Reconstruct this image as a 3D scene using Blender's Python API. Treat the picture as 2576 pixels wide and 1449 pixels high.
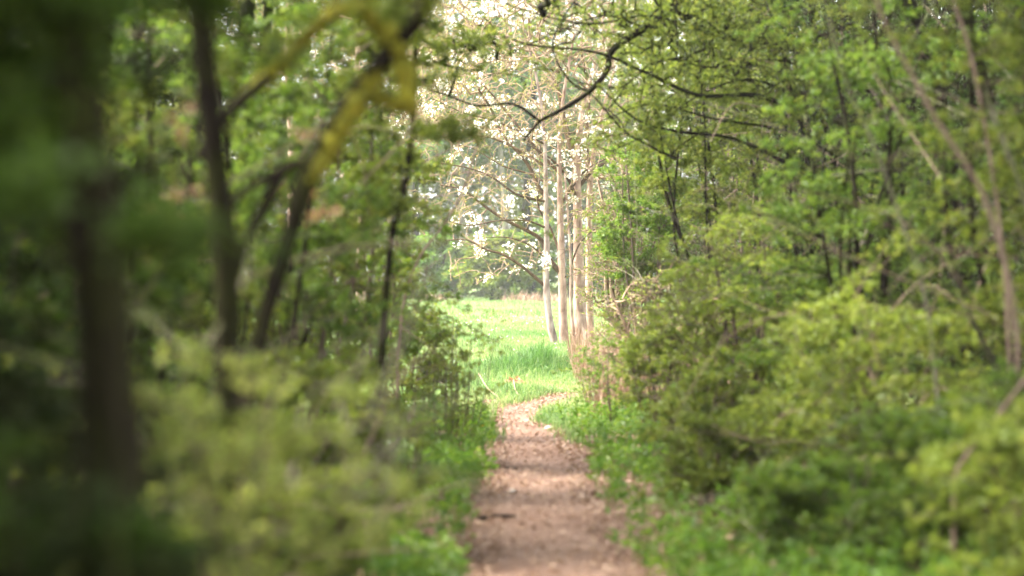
import bpy, math
import numpy as np

for o in list(bpy.data.objects):
    bpy.data.objects.remove(o, do_unlink=True)
S = bpy.context.scene
COL = S.collection
R = math.radians

# ------------------------------------------------------------------ camera, sky, sun, exposure
FPX, CX, HY, EYE = 2576 * 85 / 36, 1288.0, 700.0, 1.5
cam = bpy.data.cameras.new("camera")
cam.lens, cam.sensor_width = 85, 36
cam.clip_start, cam.clip_end = 0.1, 3000
cam.dof.use_dof = True
cam.dof.focus_distance = 41.0
cam.dof.aperture_fstop = 1.55
co = bpy.data.objects.new("camera", cam)
co.location = (0, 0, EYE)
co.rotation_euler = (R(90) - math.atan(24.5 / FPX), 0, 0)
COL.objects.link(co)
S.camera = co

SUN_EL, SUN_AZ = R(52), R(-86)          # azimuth measured from +Y (view direction) towards +X
w = bpy.data.worlds.new("World")
S.world = w
w.use_nodes = True
nt = w.node_tree
sky = nt.nodes.new("ShaderNodeTexSky")
sky.sky_type = 'NISHITA'
sky.sun_disc = False
sky.sun_elevation, sky.sun_rotation = SUN_EL, SUN_AZ
sky.air_density, sky.dust_density, sky.ozone_density = 1.0, 2.5, 1.0
bg = nt.nodes["Background"]
bg.inputs[1].default_value = 0.15
hs = nt.nodes.new("ShaderNodeHueSaturation"); hs.inputs["Saturation"].default_value = .3   # veil of white cloud
nt.links.new(sky.outputs[0], hs.inputs["Color"]); nt.links.new(hs.outputs[0], bg.inputs[0])
sl = bpy.data.lights.new("sun", 'SUN')
sl.energy, sl.angle, sl.color = 2.5, R(24), (1, 0.93, 0.80)      # thin bright cloud: soft sun
so = bpy.data.objects.new("sun", sl)
so.rotation_euler = (R(90) - SUN_EL, 0, -SUN_AZ + math.pi)
COL.objects.link(so)
from mathutils import Vector
sd = Vector((math.sin(SUN_AZ) * math.cos(SUN_EL), math.cos(SUN_AZ) * math.cos(SUN_EL), math.sin(SUN_EL)))
so.rotation_euler = sd.to_track_quat('Z', 'Y').to_euler()
so.location = sd * 60

S.view_settings.view_transform = 'Standard'
S.view_settings.look = 'None'
S.view_settings.exposure = 3.0
S.view_settings.gamma = 1
S.cycles.use_denoising = True
S.cycles.max_bounces = 7
S.cycles.diffuse_bounces = 5
S.cycles.glossy_bounces = 2
S.cycles.transmission_bounces = 5
S.cycles.sample_clamp_indirect = 6
S.cycles.use_fast_gi = False

# ------------------------------------------------------------------ helpers
def P(px, py, Y):
    """A point of the place seen at (px, py) of a 2576 px wide view, Y metres ahead."""
    return np.array([(px - CX) / FPX * Y, Y, EYE - (py - HY) / FPX * Y])

def sstep(a, b, x):
    t = np.clip((x - a) / (b - a), 0, 1)
    return t * t * (3 - 2 * t)

PATH = np.array([(.24, -8), (.22, 0), (.20, 6), (.20, 12), (.17, 16), (.21, 20), (.13, 23), (.01, 25.4), (.10, 27.4), (.42, 28.9), (.95, 30.0), (1.8, 30.8), (3.6, 31.4), (7, 32.0)], float)
PATH_W = np.array([.5, .5, .5, .5, .46, .44, .41, .36, .38, .36, .33, .32, .32, .32])

def path_cx(y):
    return np.interp(y, PATH[:9, 1], PATH[:9, 0])

def path_hw(y):
    return np.interp(y, PATH[:9, 1], PATH_W[:9]) + .04 * np.sin(y * 1.7) + .03 * np.sin(y * 4.1 + 1)

def gz(x, y):
    x, y = np.asarray(x, float), np.asarray(y, float)
    z = 0.33 * sstep(27, 43, y) + 0.10 * sstep(43, 110, y)
    z = z + 0.03 * np.sin(x * 1.3 + 0.7) * np.sin(y * 0.9) + 0.015 * np.sin(x * 3.7 + y * 2.1)
    z = z + 0.12 * sstep(0.5, 2.2, np.abs(x - 0.21)) * (1 - sstep(24, 32, y))
    return z

def mesh(name, verts, faces, mat, parent=None, tone=None, smooth=False, loc=None):
    """faces: list of (n,k) integer arrays."""
    me = bpy.data.meshes.new(name)
    verts = np.asarray(verts, np.float32)
    faces = [np.asarray(f, np.int32) for f in faces if len(f)]
    me.vertices.add(len(verts))
    me.vertices.foreach_set("co", verts.ravel())
    nl = sum(f.size for f in faces)
    npoly = sum(len(f) for f in faces)
    me.loops.add(nl)
    me.loops.foreach_set("vertex_index", np.concatenate([f.ravel() for f in faces]))
    me.polygons.add(npoly)
    tot = np.concatenate([np.full(len(f), f.shape[1], np.int32) for f in faces])
    st = np.concatenate([[0], np.cumsum(tot)[:-1]]).astype(np.int32)
    me.polygons.foreach_set("loop_start", st)
    me.polygons.foreach_set("loop_total", tot)
    me.polygons.foreach_set("use_smooth", np.full(npoly, smooth, bool))
    if tone is not None:
        a = me.attributes.new("tone", 'FLOAT', 'POINT')
        a.data.foreach_set("value", np.asarray(tone, np.float32))
    me.update()
    me.validate()
    me.materials.append(mat)
    o = bpy.data.objects.new(name, me)
    COL.objects.link(o)
    if parent is not None:
        o.parent = parent
    if loc is not None:
        o.location = loc
    return o

def tag(o, label=None, cat=None, group=None, kind=None):
    if label: o["label"] = label
    if cat: o["category"] = cat
    if group: o["group"] = group
    if kind: o["kind"] = kind
    return o

def thing(name, label, cat, loc, group=None):
    o = bpy.data.objects.new(name, None)
    o.empty_display_size = 0.1
    o.location = loc
    COL.objects.link(o)
    return tag(o, label, cat, group)

def norm(v):
    return v / np.maximum(np.linalg.norm(v, axis=-1, keepdims=True), 1e-9)

def smooth_line(pts, n=6):
    pts = np.asarray(pts, float)
    if len(pts) < 3:
        return np.linspace(pts[0], pts[-1], n + 1)
    p = np.vstack([2 * pts[0] - pts[1], pts, 2 * pts[-1] - pts[-2]])
    out = []
    t = np.linspace(0, 1, n, endpoint=False)[:, None]
    for i in range(1, len(p) - 2):
        a, b, c, d = p[i - 1], p[i], p[i + 1], p[i + 2]
        out.append(0.5 * (2 * b + (c - a) * t + (2 * a - 5 * b + 4 * c - d) * t**2 + (3 * b - a - 3 * c + d) * t**3))
    out.append(pts[-1:])
    return np.vstack(out)

class Tubes:
    def __init__(self):
        self.v, self.q, self.t, self.n = [], [], [], 0
    def add(self, pts, rad, sides=8, rng=None, rough=0.0, tone=0.5):
        pts = np.asarray(pts, float)
        m = len(pts)
        rad = np.broadcast_to(np.asarray(rad, float), (m,)) if np.ndim(rad) else np.full(m, float(rad))
        d = norm(np.gradient(pts, axis=0))
        ref = np.array([0.31, 0.9, 0.2])
        a = norm(np.cross(d, ref)); b = np.cross(d, a)
        th = np.linspace(0, 2 * np.pi, sides, endpoint=False)
        rr = rad[:, None] * np.ones((m, sides))
        if rough and rng is not None:
            rr = rr * (1 + rng.normal(0, rough, (m, sides)))
        ring = pts[:, None] + rr[..., None] * (np.cos(th)[None, :, None] * a[:, None] + np.sin(th)[None, :, None] * b[:, None])
        i = np.arange(m - 1)[:, None] * sides
        k = np.arange(sides)[None]
        k2 = (k + 1) % sides
        q = np.stack([i + k, i + k2, i + sides + k2, i + sides + k], -1).reshape(-1, 4)
        self.v.append(ring.reshape(-1, 3)); self.q.append(q + self.n); self.t.append(np.full(m * sides, tone))
        self.n += m * sides
    def build(self, name, mat, parent=None, loc=None):
        o0 = np.zeros(3) if loc is None else np.asarray(loc)
        return mesh(name, np.vstack(self.v) - o0, [np.vstack(self.q)], mat, parent, np.concatenate(self.t), True)

class Skel:
    """A branching skeleton: chains of nodes, each chain springing from an older node."""
    def __init__(self, cap=60000):
        self.p = np.zeros((cap, 3)); self.par = np.full(cap, -1); self.start = np.zeros(cap, bool)
        self.fix = np.zeros(cap); self.n = 0; self.tips = []
    def chain(self, pts, parent=-1, rad=None):
        k = len(pts); i = self.n
        self.p[i:i + k] = pts
        self.par[i] = parent; self.start[i] = True
        self.par[i + 1:i + k] = np.arange(i, i + k - 1)
        if rad is not None:
            self.fix[i:i + k] = rad
        self.n += k
        return i + k - 1
    def reach(self, targets, rng, seg=0.12, bulge=0.12, jit=0.02, up=0.5, maxd=None):
        t = np.asarray(targets)
        d0 = ((t[:, None] - self.p[None, :self.n:3])**2).sum(-1).min(1)
        for g in t[np.argsort(d0)]:
            v = self.p[:self.n] - g
            d2 = (v * v).sum(1) * (1 + up * (v[:, 2] > 0))
            j = int(d2.argmin())
            dist = math.sqrt(((self.p[j] - g)**2).sum())
            if maxd and dist > maxd: continue
            k = max(2, int(dist / seg) + 1)
            s = np.linspace(0, 1, k + 1)[:, None]
            off = rng.normal(0, 1, 3) * bulge * dist + np.array([0, 0, 0.10 * dist])
            pts = self.p[j] * (1 - s) + g * s + off * (s * (1 - s) * 2) + rng.normal(0, jit, (k + 1, 3)) * np.minimum(s * 3, 1) * min(1, dist * 3)
            self.tips.append((self.n, k + 1))
            self.chain(pts, j)
    def radii(self, rmin, expo=0.42, rmax=1):
        c = np.zeros(self.n)
        leaf = np.ones(self.n, bool)
        leaf[self.par[:self.n][self.par[:self.n] >= 0]] = False
        c[leaf] = 1
        for i in range(self.n - 1, -1, -1):
            q = self.par[i]
            if q >= 0: c[q] += c[i]
        r = np.minimum(rmin * np.maximum(c, 1)**expo, rmax)
        f = self.fix[:self.n]
        return np.where(f > 0, f, r)
    def tubes(self, name, mat, parent, rmin, sides=4, expo=0.42, rmax=1, rng=None, o0=None):
        n = self.n; p = self.p[:n]; par = self.par[:n]; st = self.start[:n]
        r = self.radii(rmin, expo, rmax)
        nxt = np.minimum(np.arange(n) + 1, n - 1)
        d = np.where(st[:, None], p[nxt] - p, p - p[np.maximum(par, 0)])
        # a chain starts with the radius of its own second node
        r = np.where(st, np.minimum(r, r[nxt]), r)
        d = norm(d + 1e-7)
        a = norm(np.cross(d, np.array([0.31, 0.87, 0.25]))); b = np.cross(d, a)
        th = np.linspace(0, 2 * np.pi, sides, endpoint=False)
        ring = p[:, None] + r[:, None, None] * (np.cos(th)[None, :, None] * a[:, None] + np.sin(th)[None, :, None] * b[:, None])
        e = np.nonzero(~st)[0]
        k = np.arange(sides)[None]; k2 = (k + 1) % sides
        i0 = par[e][:, None] * sides; i1 = e[:, None] * sides
        q = np.stack([i0 + k, i0 + k2, i1 + k2, i1 + k], -1).reshape(-1, 4)
        tone = np.repeat(rng.random(n) if rng is not None else np.full(n, .5), sides)
        return mesh(name, ring.reshape(-1, 3), [q], mat, parent, tone, True)
    def twig_points(self, rng, per=3, frac=0.75):
        """points and directions along the end of every twig"""
        P_, D_ = [], []
        for i, k in self.tips:
            u = (1 - frac * rng.random(per)**1.3) * (k - 1)
            u[0] = k - 1
            a = np.minimum(u.astype(int), k - 2); f = (u - a)[:, None]
            A, B = self.p[i + a], self.p[i + a + 1]
            P_.append(A * (1 - f) + B * f); D_.append(B - A)
        return np.vstack(P_), norm(np.vstack(D_))

def leaf_arrays(pos, d, nrm, L, W, fold=0.25, droop=0.15):
    d = norm(d); s = norm(np.cross(nrm, d)); n = np.cross(d, s)
    L = L[:, None]; W = W[:, None]
    v = np.stack([pos, pos + d * L * 0.42 + s * W * .5 + n * W * fold, pos + d * L - n * L * droop, pos + d * L * 0.42 - s * W * .5 + n * W * fold], 1)
    i = np.arange(len(pos))[:, None] * 4
    return v.reshape(-1, 3), np.concatenate([i + [0, 1, 2], i + [0, 2, 3]], 0)

def tufts(pos, d, rng, per, L, Wf=0.55, spread=0.9, upn=1.1):
    """leaf tufts at pos pointing along d"""
    N = len(pos) * per
    p = np.repeat(pos, per, 0) + rng.normal(0, L * 0.35, (N, 3))
    dd = norm(np.repeat(d, per, 0) * 0.6 + rng.normal(0, spread, (N, 3)) * [1, 1, .6] + [0, 0, .12])
    nn = norm(rng.normal(0, .75, (N, 3)) + [0, 0, upn])
    l = L * np.clip(rng.normal(1, .28, N), .45, 1.7)
    v, f = leaf_arrays(p, dd, nn, l, l * Wf * np.clip(rng.normal(1, .15, N), .6, 1.4))
    tn = np.clip(np.repeat(rng.random(len(pos)) * .55, per) + rng.random(N) * .45, 0, 1)
    return v, f, np.repeat(tn, 4)

# ------------------------------------------------------------------ materials
def newmat(name):
    m = bpy.data.materials.new(name); m.use_nodes = True
    t = m.node_tree
    return m, t, t.nodes["Principled BSDF"], t.nodes["Material Output"]

def ramp(t, stops):
    r = t.nodes.new("ShaderNodeValToRGB")
    e = r.color_ramp.elements
    while len(e) > 1: e.remove(e[-1])
    e[0].position, e[0].color = stops[0][0], (*stops[0][1], 1)
    for p, c in stops[1:]:
        x = e.new(p); x.color = (*c, 1)
    return r

def leaf_mat(name, cols, trans=0.45, gloss=0.35, tboost=1.9):
    m, t, b, out = newmat(name)
    at = t.nodes.new("ShaderNodeAttribute"); at.attribute_name = "tone"
    r = ramp(t, [(i / (len(cols) - 1), c) for i, c in enumerate(cols)])
    t.links.new(at.outputs["Fac"], r.inputs[0])
    t.links.new(r.outputs[0], b.inputs["Base Color"])
    b.inputs["Roughness"].default_value = 0.45
    b.inputs["Specular IOR Level"].default_value = gloss
    tr = t.nodes.new("ShaderNodeBsdfTranslucent")
    mul = t.nodes.new("ShaderNodeMix"); mul.data_type = 'RGBA'; mul.blend_type = 'MULTIPLY'
    mul.inputs[0].default_value = 1; mul.inputs[7].default_value = (tboost * 1.06, tboost, tboost * .75, 1)
    t.links.new(r.outputs[0], mul.inputs[6]); t.links.new(mul.outputs[2], tr.inputs[0])
    mx = t.nodes.new("ShaderNodeMixShader"); mx.inputs[0].default_value = trans
    t.links.new(b.outputs[0], mx.inputs[1]); t.links.new(tr.outputs[0], mx.inputs[2])
    t.links.new(mx.outputs[0], out.inputs[0])
    return m

def bark_mat(name, c1, c2, scale=14, bump=0.5, moss=None):
    m, t, b, out = newmat(name)
    tc = t.nodes.new("ShaderNodeTexCoord")
    mp = t.nodes.new("ShaderNodeMapping"); mp.inputs["Scale"].default_value = (1, 1, .35)
    t.links.new(tc.outputs["Object"], mp.inputs[0])
    n = t.nodes.new("ShaderNodeTexNoise"); n.inputs["Scale"].default_value = scale; n.inputs["Detail"].default_value = 6
    t.links.new(mp.outputs[0], n.inputs[0])
    r = ramp(t, [(.3, c1), (.7, c2)])
    t.links.new(n.outputs[0], r.inputs[0])
    last = r.outputs[0]
    if moss:
        n2 = t.nodes.new("ShaderNodeTexNoise"); n2.inputs["Scale"].default_value = 3.2; n2.inputs["Detail"].default_value = 4
        t.links.new(tc.outputs["Object"], n2.inputs[0])
        r2 = ramp(t, [(.46, (0, 0, 0)), (.6, (1, 1, 1))])
        t.links.new(n2.outputs[0], r2.inputs[0])
        mx = t.nodes.new("ShaderNodeMix"); mx.data_type = 'RGBA'
        t.links.new(r2.outputs[0], mx.inputs[0]); t.links.new(last, mx.inputs[6]); mx.inputs[7].default_value = (*moss, 1)
        last = mx.outputs[2]
    t.links.new(last, b.inputs["Base Color"])
    b.inputs["Roughness"].default_value = .85
    b.inputs["Specular IOR Level"].default_value = .05 if moss and c1[0] < .02 else .2
    bp = t.nodes.new("ShaderNodeBump"); bp.inputs["Strength"].default_value = bump; bp.inputs["Distance"].default_value = .01
    t.links.new(n.outputs[0], bp.inputs["Height"]); t.links.new(bp.outputs[0], b.inputs["Normal"])
    return m

M = dict(
    spring=leaf_mat("leaf_spring", [(.066, .102, .013), (.11, .152, .02), (.19, .208, .042)]),
    yellow=leaf_mat("leaf_yellow_green", [(.10, .15, .02), (.15, .20, .03), (.23, .265, .055)]),
    pale=leaf_mat("leaf_sunlit_pale", [(.15, .20, .045), (.21, .265, .06), (.31, .34, .10)]),  # leaf colour lightened to stand in for sun on the low shrub
    fresh=leaf_mat("leaf_fresh_green", [(.056, .108, .014), (.09, .154, .02), (.16, .21, .034)]),
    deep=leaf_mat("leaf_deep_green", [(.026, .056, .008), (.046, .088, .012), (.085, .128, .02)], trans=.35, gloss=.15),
    shade_leaf=leaf_mat("leaf_shade_dark", [(.016, .026, .007), (.028, .042, .010), (.05, .06, .018)], trans=.12, gloss=.08),  # leaf colour darkened to stand in for shade in the hedge gaps
    herb=leaf_mat("leaf_herb", [(.055, .13, .013), (.09, .17, .02), (.15, .22, .025)], trans=.4),
    grass=leaf_mat("grass_blade", [(.055, .13, .028), (.11, .195, .062), (.20, .275, .11), (.36, .34, .19)], trans=.4),
    bud=leaf_mat("bud_leaf", [(.30, .22, .06), (.26, .27, .06), (.36, .27, .10)], trans=.35),
    dead=leaf_mat("dead_leaf", [(.22, .12, .065), (.36, .20, .11), (.48, .30, .19)], trans=.25, tboost=1.2),
    litter=leaf_mat("litter_leaf", [(.17, .09, .055), (.27, .16, .10), (.42, .29, .20)], trans=.1, tboost=1.0),
    petal=leaf_mat("petal", [(.75, .73, .70), (.80, .79, .77), (.84, .83, .82)], trans=.4, gloss=.2, tboost=1.0),
    dark_bark=bark_mat("dark_bark", (.007, .005, .004), (.02, .015, .010), moss=(.024, .026, .007)),
    brown_bark=bark_mat("brown_bark", (.07, .05, .035), (.15, .11, .075)),
    grey_bark=bark_mat("grey_bark", (.10, .085, .065), (.22, .19, .145), moss=(.12, .13, .05)),
    pink_bark=bark_mat("pink_brown_bark", (.15, .10, .075), (.30, .21, .165), scale=20),
    tan_twig=bark_mat("tan_twig", (.19, .13, .085), (.36, .25, .17), scale=30),
    limb=bark_mat("cherry_limb_bark", (.055, .036, .018), (.13, .085, .048), scale=18),
    cherry=bark_mat("cherry_bark", (.17, .095, .065), (.62, .44, .34), scale=11, bump=.8),
    silver=bark_mat("silver_bark", (.15, .10, .08), (.52, .40, .335), scale=12, bump=.6),
    moss=bark_mat("moss", (.11, .12, .014), (.36, .33, .03), scale=40, bump=1),
    stone=bark_mat("stone", (.35, .30, .26), (.55, .48, .42), scale=20),
)

# ------------------------------------------------------------------ ground, path
def ground_mat():
    m, t, b, out = newmat("ground_soil")
    g = t.nodes.new("ShaderNodeNewGeometry"); sep = t.nodes.new("ShaderNodeSeparateXYZ")
    t.links.new(g.outputs["Position"], sep.inputs[0])
    n = t.nodes.new("ShaderNodeTexNoise"); n.inputs["Scale"].default_value = 9; n.inputs["Detail"].default_value = 8
    t.links.new(g.outputs["Position"], n.inputs[0])
    n2 = t.nodes.new("ShaderNodeTexNoise"); n2.inputs["Scale"].default_value = .35; n2.inputs["Detail"].default_value = 4
    t.links.new(g.outputs["Position"], n2.inputs[0])
    soil = ramp(t, [(.3, (.06, .038, .024)), (.5, (.14, .09, .058)), (.72, (.26, .18, .12))])
    t.links.new(n.outputs[0], soil.inputs[0])
    gr = ramp(t, [(.3, (.09, .14, .035)), (.55, (.15, .21, .06)), (.75, (.25, .27, .11))])
    mixn = t.nodes.new("ShaderNodeMath"); mixn.operation = 'MULTIPLY_ADD'; mixn.inputs[1].default_value = .5
    t.links.new(n.outputs[0], mixn.inputs[0])
    h = t.nodes.new("ShaderNodeMath"); h.operation = 'MULTIPLY'; h.inputs[1].default_value = .5
    t.links.new(n2.outputs[0], h.inputs[0]); t.links.new(h.outputs[0], mixn.inputs[2])
    t.links.new(mixn.outputs[0], gr.inputs[0])
    mr = t.nodes.new("ShaderNodeMapRange"); mr.inputs[1].default_value = 27; mr.inputs[2].default_value = 31
    ad = t.nodes.new("ShaderNodeMath"); ad.operation = 'MULTIPLY_ADD'; ad.inputs[1].default_value = 5
    t.links.new(n2.outputs[0], ad.inputs[0]); t.links.new(sep.outputs[1], ad.inputs[2])
    t.links.new(ad.outputs[0], mr.inputs[0])
    mx = t.nodes.new("ShaderNodeMix"); mx.data_type = 'RGBA'
    t.links.new(mr.outputs[0], mx.inputs[0]); t.links.new(soil.outputs[0], mx.inputs[6]); t.links.new(gr.outputs[0], mx.inputs[7])
    t.links.new(mx.outputs[2], b.inputs["Base Color"])
    b.inputs["Roughness"].default_value = .95; b.inputs["Specular IOR Level"].default_value = .1
    bp = t.nodes.new("ShaderNodeBump"); bp.inputs["Strength"].default_value = .8; bp.inputs["Distance"].default_value = .05
    t.links.new(n.outputs[0], bp.inputs["Height"]); t.links.new(bp.outputs[0], b.inputs["Normal"])
    return m

def path_mat():
    m, t, b, out = newmat("path_earth")
    g = t.nodes.new("ShaderNodeNewGeometry")
    def noise(s, d=6, r=.55):
        n = t.nodes.new("ShaderNodeTexNoise"); n.inputs["Scale"].default_value = s; n.inputs["Detail"].default_value = d; n.inputs["Roughness"].default_value = r
        t.links.new(g.outputs["Position"], n.inputs[0]); return n
    n1, n2 = noise(1.3, 4), noise(22, 8, .7)
    a = t.nodes.new("ShaderNodeMath"); a.operation = 'MULTIPLY_ADD'; a.inputs[1].default_value = .55
    h = t.nodes.new("ShaderNodeMath"); h.operation = 'MULTIPLY'; h.inputs[1].default_value = .45
    t.links.new(n1.outputs[0], h.inputs[0]); t.links.new(n2.outputs[0], a.inputs[0]); t.links.new(h.outputs[0], a.inputs[2])
    r = ramp(t, [(.32, (.095, .053, .039)), (.46, (.175, .106, .078)), (.58, (.24, .157, .118)), (.72, (.36, .265, .205))])
    t.links.new(a.outputs[0], r.inputs[0]); t.links.new(r.outputs[0], b.inputs["Base Color"])
    b.inputs["Roughness"].default_value = .95; b.inputs["Specular IOR Level"].default_value = .1
    bp = t.nodes.new("ShaderNodeBump"); bp.inputs["Strength"].default_value = .7; bp.inputs["Distance"].default_value = .03
    t.links.new(n2.outputs[0], bp.inputs["Height"]); t.links.new(bp.outputs[0], b.inputs["Normal"])
    return m

_u = np.linspace(0, len(PATH) - 1, 260)
_pc = smooth_line(np.column_stack([PATH, np.zeros(len(PATH))]), 20)
PC = _pc[:, :2]
PW = np.interp(np.linspace(0, len(PATH) - 1, len(PC)), np.arange(len(PATH)), PATH_W)
def path_dist(x, y):
    """distance to the middle of the path divided by its half width there, and the half width"""
    x, y = np.asarray(x, float).ravel(), np.asarray(y, float).ravel()
    out = np.full(len(x), 99.0)
    near = np.nonzero((y > -10) & (y < 35) & (np.abs(x) < 9))[0]
    for i in range(0, len(near), 20000):
        k = near[i:i + 20000]
        d = np.hypot(x[k, None] - PC[None, :, 0], y[k, None] - PC[None, :, 1])
        j = d.argmin(1)
        out[k] = d[np.arange(len(k)), j] - PW[j]
    return out
def on_path(x, y, grow=0.0):
    return path_dist(x, y) < grow

def grid(xs, ys):
    X, Y = np.meshgrid(xs, ys)
    nx, ny = len(xs), len(ys)
    i = (np.arange(ny - 1)[:, None] * nx + np.arange(nx - 1)[None]).ravel()
    return X.ravel(), Y.ravel(), np.stack([i, i + 1, i + 1 + nx, i + nx], -1)

far = np.geomspace(1, 90, 14)
xs = np.concatenate([(-9 - (far - 1) * 12)[::-1][:-1], np.arange(-9, 9.01, .16), (9 + (far - 1) * 12)[1:]])
ys = np.concatenate([(-8 - (far - 1) * 12)[::-1][:-1], np.arange(-8, 58.01, .2), (58 + (far - 1) * 14)[1:]])
X, Y, q = grid(xs, ys)
Z = gz(X, Y)
inp = np.clip(1 - path_dist(X, Y) / .3, 0, 1)
Z = Z - .035 * inp
tag(mesh("ground", np.stack([X, Y, Z], -1), [q], ground_mat(), smooth=True), kind="structure",
    label="brown woodland floor opening into a sunlit green meadow")

rng = np.random.default_rng(5)
rng = np.random.default_rng(5)
cl = []
for i in range(len(PC) - 1):
    k = max(1, int(np.hypot(*(PC[i + 1] - PC[i])) / .1))
    for j in range(k): cl.append(np.append(PC[i] + (PC[i + 1] - PC[i]) * j / k, PW[i] + (PW[i + 1] - PW[i]) * j / k))
cl = np.array(cl); tn_ = norm(np.gradient(cl[:, :2], axis=0)); nr_ = np.stack([tn_[:, 1], -tn_[:, 0]], -1)
tt = np.linspace(-1, 1, 15)
T = np.tile(tt, (len(cl), 1))
sl_ = np.arange(len(cl)) * .1
wob = lambda ph: .05 * np.sin(sl_ * 1.9 + ph) + .035 * np.sin(sl_ * 4.7 + 2 * ph) + rng.normal(0, .02, len(cl))
edge = np.where(T < 0, (cl[:, 2] + .08 + wob(0))[:, None], (cl[:, 2] + .08 + wob(2.1))[:, None])
XX = cl[:, 0:1] + T * edge * nr_[:, 0:1]; YY = cl[:, 1:2] + T * edge * nr_[:, 1:2]
ZZ = gz(XX, YY) - .012 * (1 - T**2) - .030 * np.abs(T)**8 + .008 * np.sin(XX * 9) * np.sin(YY * 7) + .006 * np.sin(XX * 4 + YY * 3)
n, mth = T.shape
i = (np.arange(n - 1)[:, None] * mth + np.arange(mth - 1)[None]).ravel()
tag(mesh("footpath", np.stack([XX, YY, ZZ], -1).reshape(-1, 3), [np.stack([i, i + 1, i + 1 + mth, i + mth], -1)], path_mat(), smooth=True),
    kind="structure", label="narrow trodden earth footpath running down the middle of the green tunnel")

# ------------------------------------------------------------------ stuff: grass, litter, ground cover
def blades(name, x, y, L, W, rng, mat, lean=.45, label=None, tone=None):
    N = len(x)
    base = np.stack([x, y, gz(x, y) - .01], -1)
    a = rng.random(N) * 2 * np.pi
    s = np.stack([np.cos(a), np.sin(a), np.zeros(N)], -1)
    b = rng.random(N) * 2 * np.pi
    out = np.stack([np.cos(b), np.sin(b), np.zeros(N)], -1) * (lean * np.abs(rng.normal(0, 1, N)))[:, None]
    up = np.array([0, 0, 1.])
    L_ = L[:, None]; W_ = W[:, None]
    mid = base + (up * .6 + out * .3) * L_
    tip = base + norm(up + out) * L_ + out * L_ * .25 - up * (np.linalg.norm(out, axis=1)[:, None] * L_ * .2)
    v = np.stack([base - s * W_ * .5, base + s * W_ * .5, mid + s * W_ * .4, mid - s * W_ * .4, tip], 1).reshape(-1, 3)
    i = np.arange(N)[:, None] * 5
    if tone is None: tone = rng.random(N)
    o = mesh(name, v, [i + [0, 1, 2, 3], i + [3, 2, 4]], mat, tone=np.repeat(tone, 5))
    return tag(o, label, kind="stuff")

rng = np.random.default_rng(11)
def meadow_pts(n, y0, y1, x0, x1):
    y = y0 + (y1 - y0) * rng.random(n); x = x0 + (x1 - x0) * rng.random(n)
    k = ~on_path(x, y, .02)
    return x[k], y[k]
x1, y1 = meadow_pts(170000, 29, 62, -4.5, 4)
x2, y2 = meadow_pts(40000, 24.5, 30, -5, -.35)
k = rng.random(len(x2)) < sstep(24, 29, y2); x2, y2 = x2[k], y2[k]
x3, y3 = meadow_pts(50000, 60, 118, -9, 11)
x4, y4 = meadow_pts(45000, 30.5, 43, -1.4, 2.2)
x5, y5 = meadow_pts(9000, 22.5, 30, .35, 1.6)
x6, y6 = 0 * x5, 0 * y5
j = rng.integers(0, len(PC), 9000); kk = (PC[j, 1] > 21.5); j = j[kk]
sg = rng.choice([-1, 1], len(j)); off = PW[j] + rng.normal(-.01, .07, len(j))
tg_ = np.gradient(PC, axis=0)[j]; tg_ = tg_ / np.linalg.norm(tg_, axis=1, keepdims=True)
x6 = PC[j, 0] + sg * off * tg_[:, 1]; y6 = PC[j, 1] - sg * off * tg_[:, 0]
x = np.concatenate([x1, x2, x3, x4, x5, x6]); y = np.concatenate([y1, y2, y3, y4, y5, y6])
patch = .5 + .5 * np.sin(x * 1.9 + 1.3 * np.sin(y * .8)) * np.sin(y * .55 + 1.1 * np.sin(x * 1.2))
L = (.05 + .07 * patch) * np.clip(rng.normal(1, .3, len(x)), .4, 2)
tall = .5 * sstep(33, 36, y) * (1 - sstep(40, 45, y)) * sstep(-1.6, .3, x)
bank = np.exp(-((y - 34.6 - 1.3 * (x - .2)) / 1.2)**2) * sstep(-.9, -.2, x) * (1 - sstep(.35, .8, x))
L = L * (1 + 1.0 * tall * (.4 + .6 * patch) + 2.0 * bank); L[len(x1) + len(x2):len(x1) + len(x2) + len(x3)] *= 1.5
W = np.full(len(x), .011); W[y > 60] = .03
tone = np.clip(.25 + .5 * (1 - patch) * (1 - .8 * tall) - .45 * bank + .5 * rng.normal(0, .4, len(x)), 0, 1)
blades("meadow_grass", x, y, L, W, rng, M["grass"], label="bright green meadow grass beyond the end of the path", tone=tone)

# white flowers dotted through the grass
N = 240
xf, yf = -3.5 + 7 * rng.random(N), 33 + 40 * rng.random(N)
k = ~on_path(xf, yf, .1); xf, yf = xf[k], yf[k]
pf = np.stack([xf, yf, gz(xf, yf) + .07 + .05 * rng.random(len(xf))], -1)
v, f, t = tufts(pf, np.tile([0, 0, 1.], (len(pf), 1)), rng, 6, .022, .7)
tag(mesh("meadow_flowers", v, [f], M["petal"], tone=t), "tiny white flowers dotted through the meadow grass", kind="stuff")

# fallen leaves and crumbs on the path and its edges
rng = np.random.default_rng(12)
N = 34000
y = 9.5 + 22 * rng.random(N)**1.15
side = rng.normal(0, 1, N)
x = path_cx(y) + np.sign(side) * (path_hw(y) * (0.55 + .8 * np.abs(side))) * np.where(rng.random(N) < .25, rng.random(N), 1)
pos = np.stack([x, y, gz(x, y) + .004 + .012 * rng.random(N)], -1)
l = .026 * np.clip(rng.normal(1, .45, N), .3, 2.4)
v, f = leaf_arrays(pos, norm(rng.normal(0, 1, (N, 3)) * [1, 1, .15]), norm(rng.normal(0, .35, (N, 3)) + [0, 0, 1]), l, l * .6, .3, -.1)
tag(mesh("leaf_litter", v, [f], M["litter"], tone=np.repeat(rng.random(N), 4)), "pale brown fallen leaves strewn over the path and its edges", kind="stuff")

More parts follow.
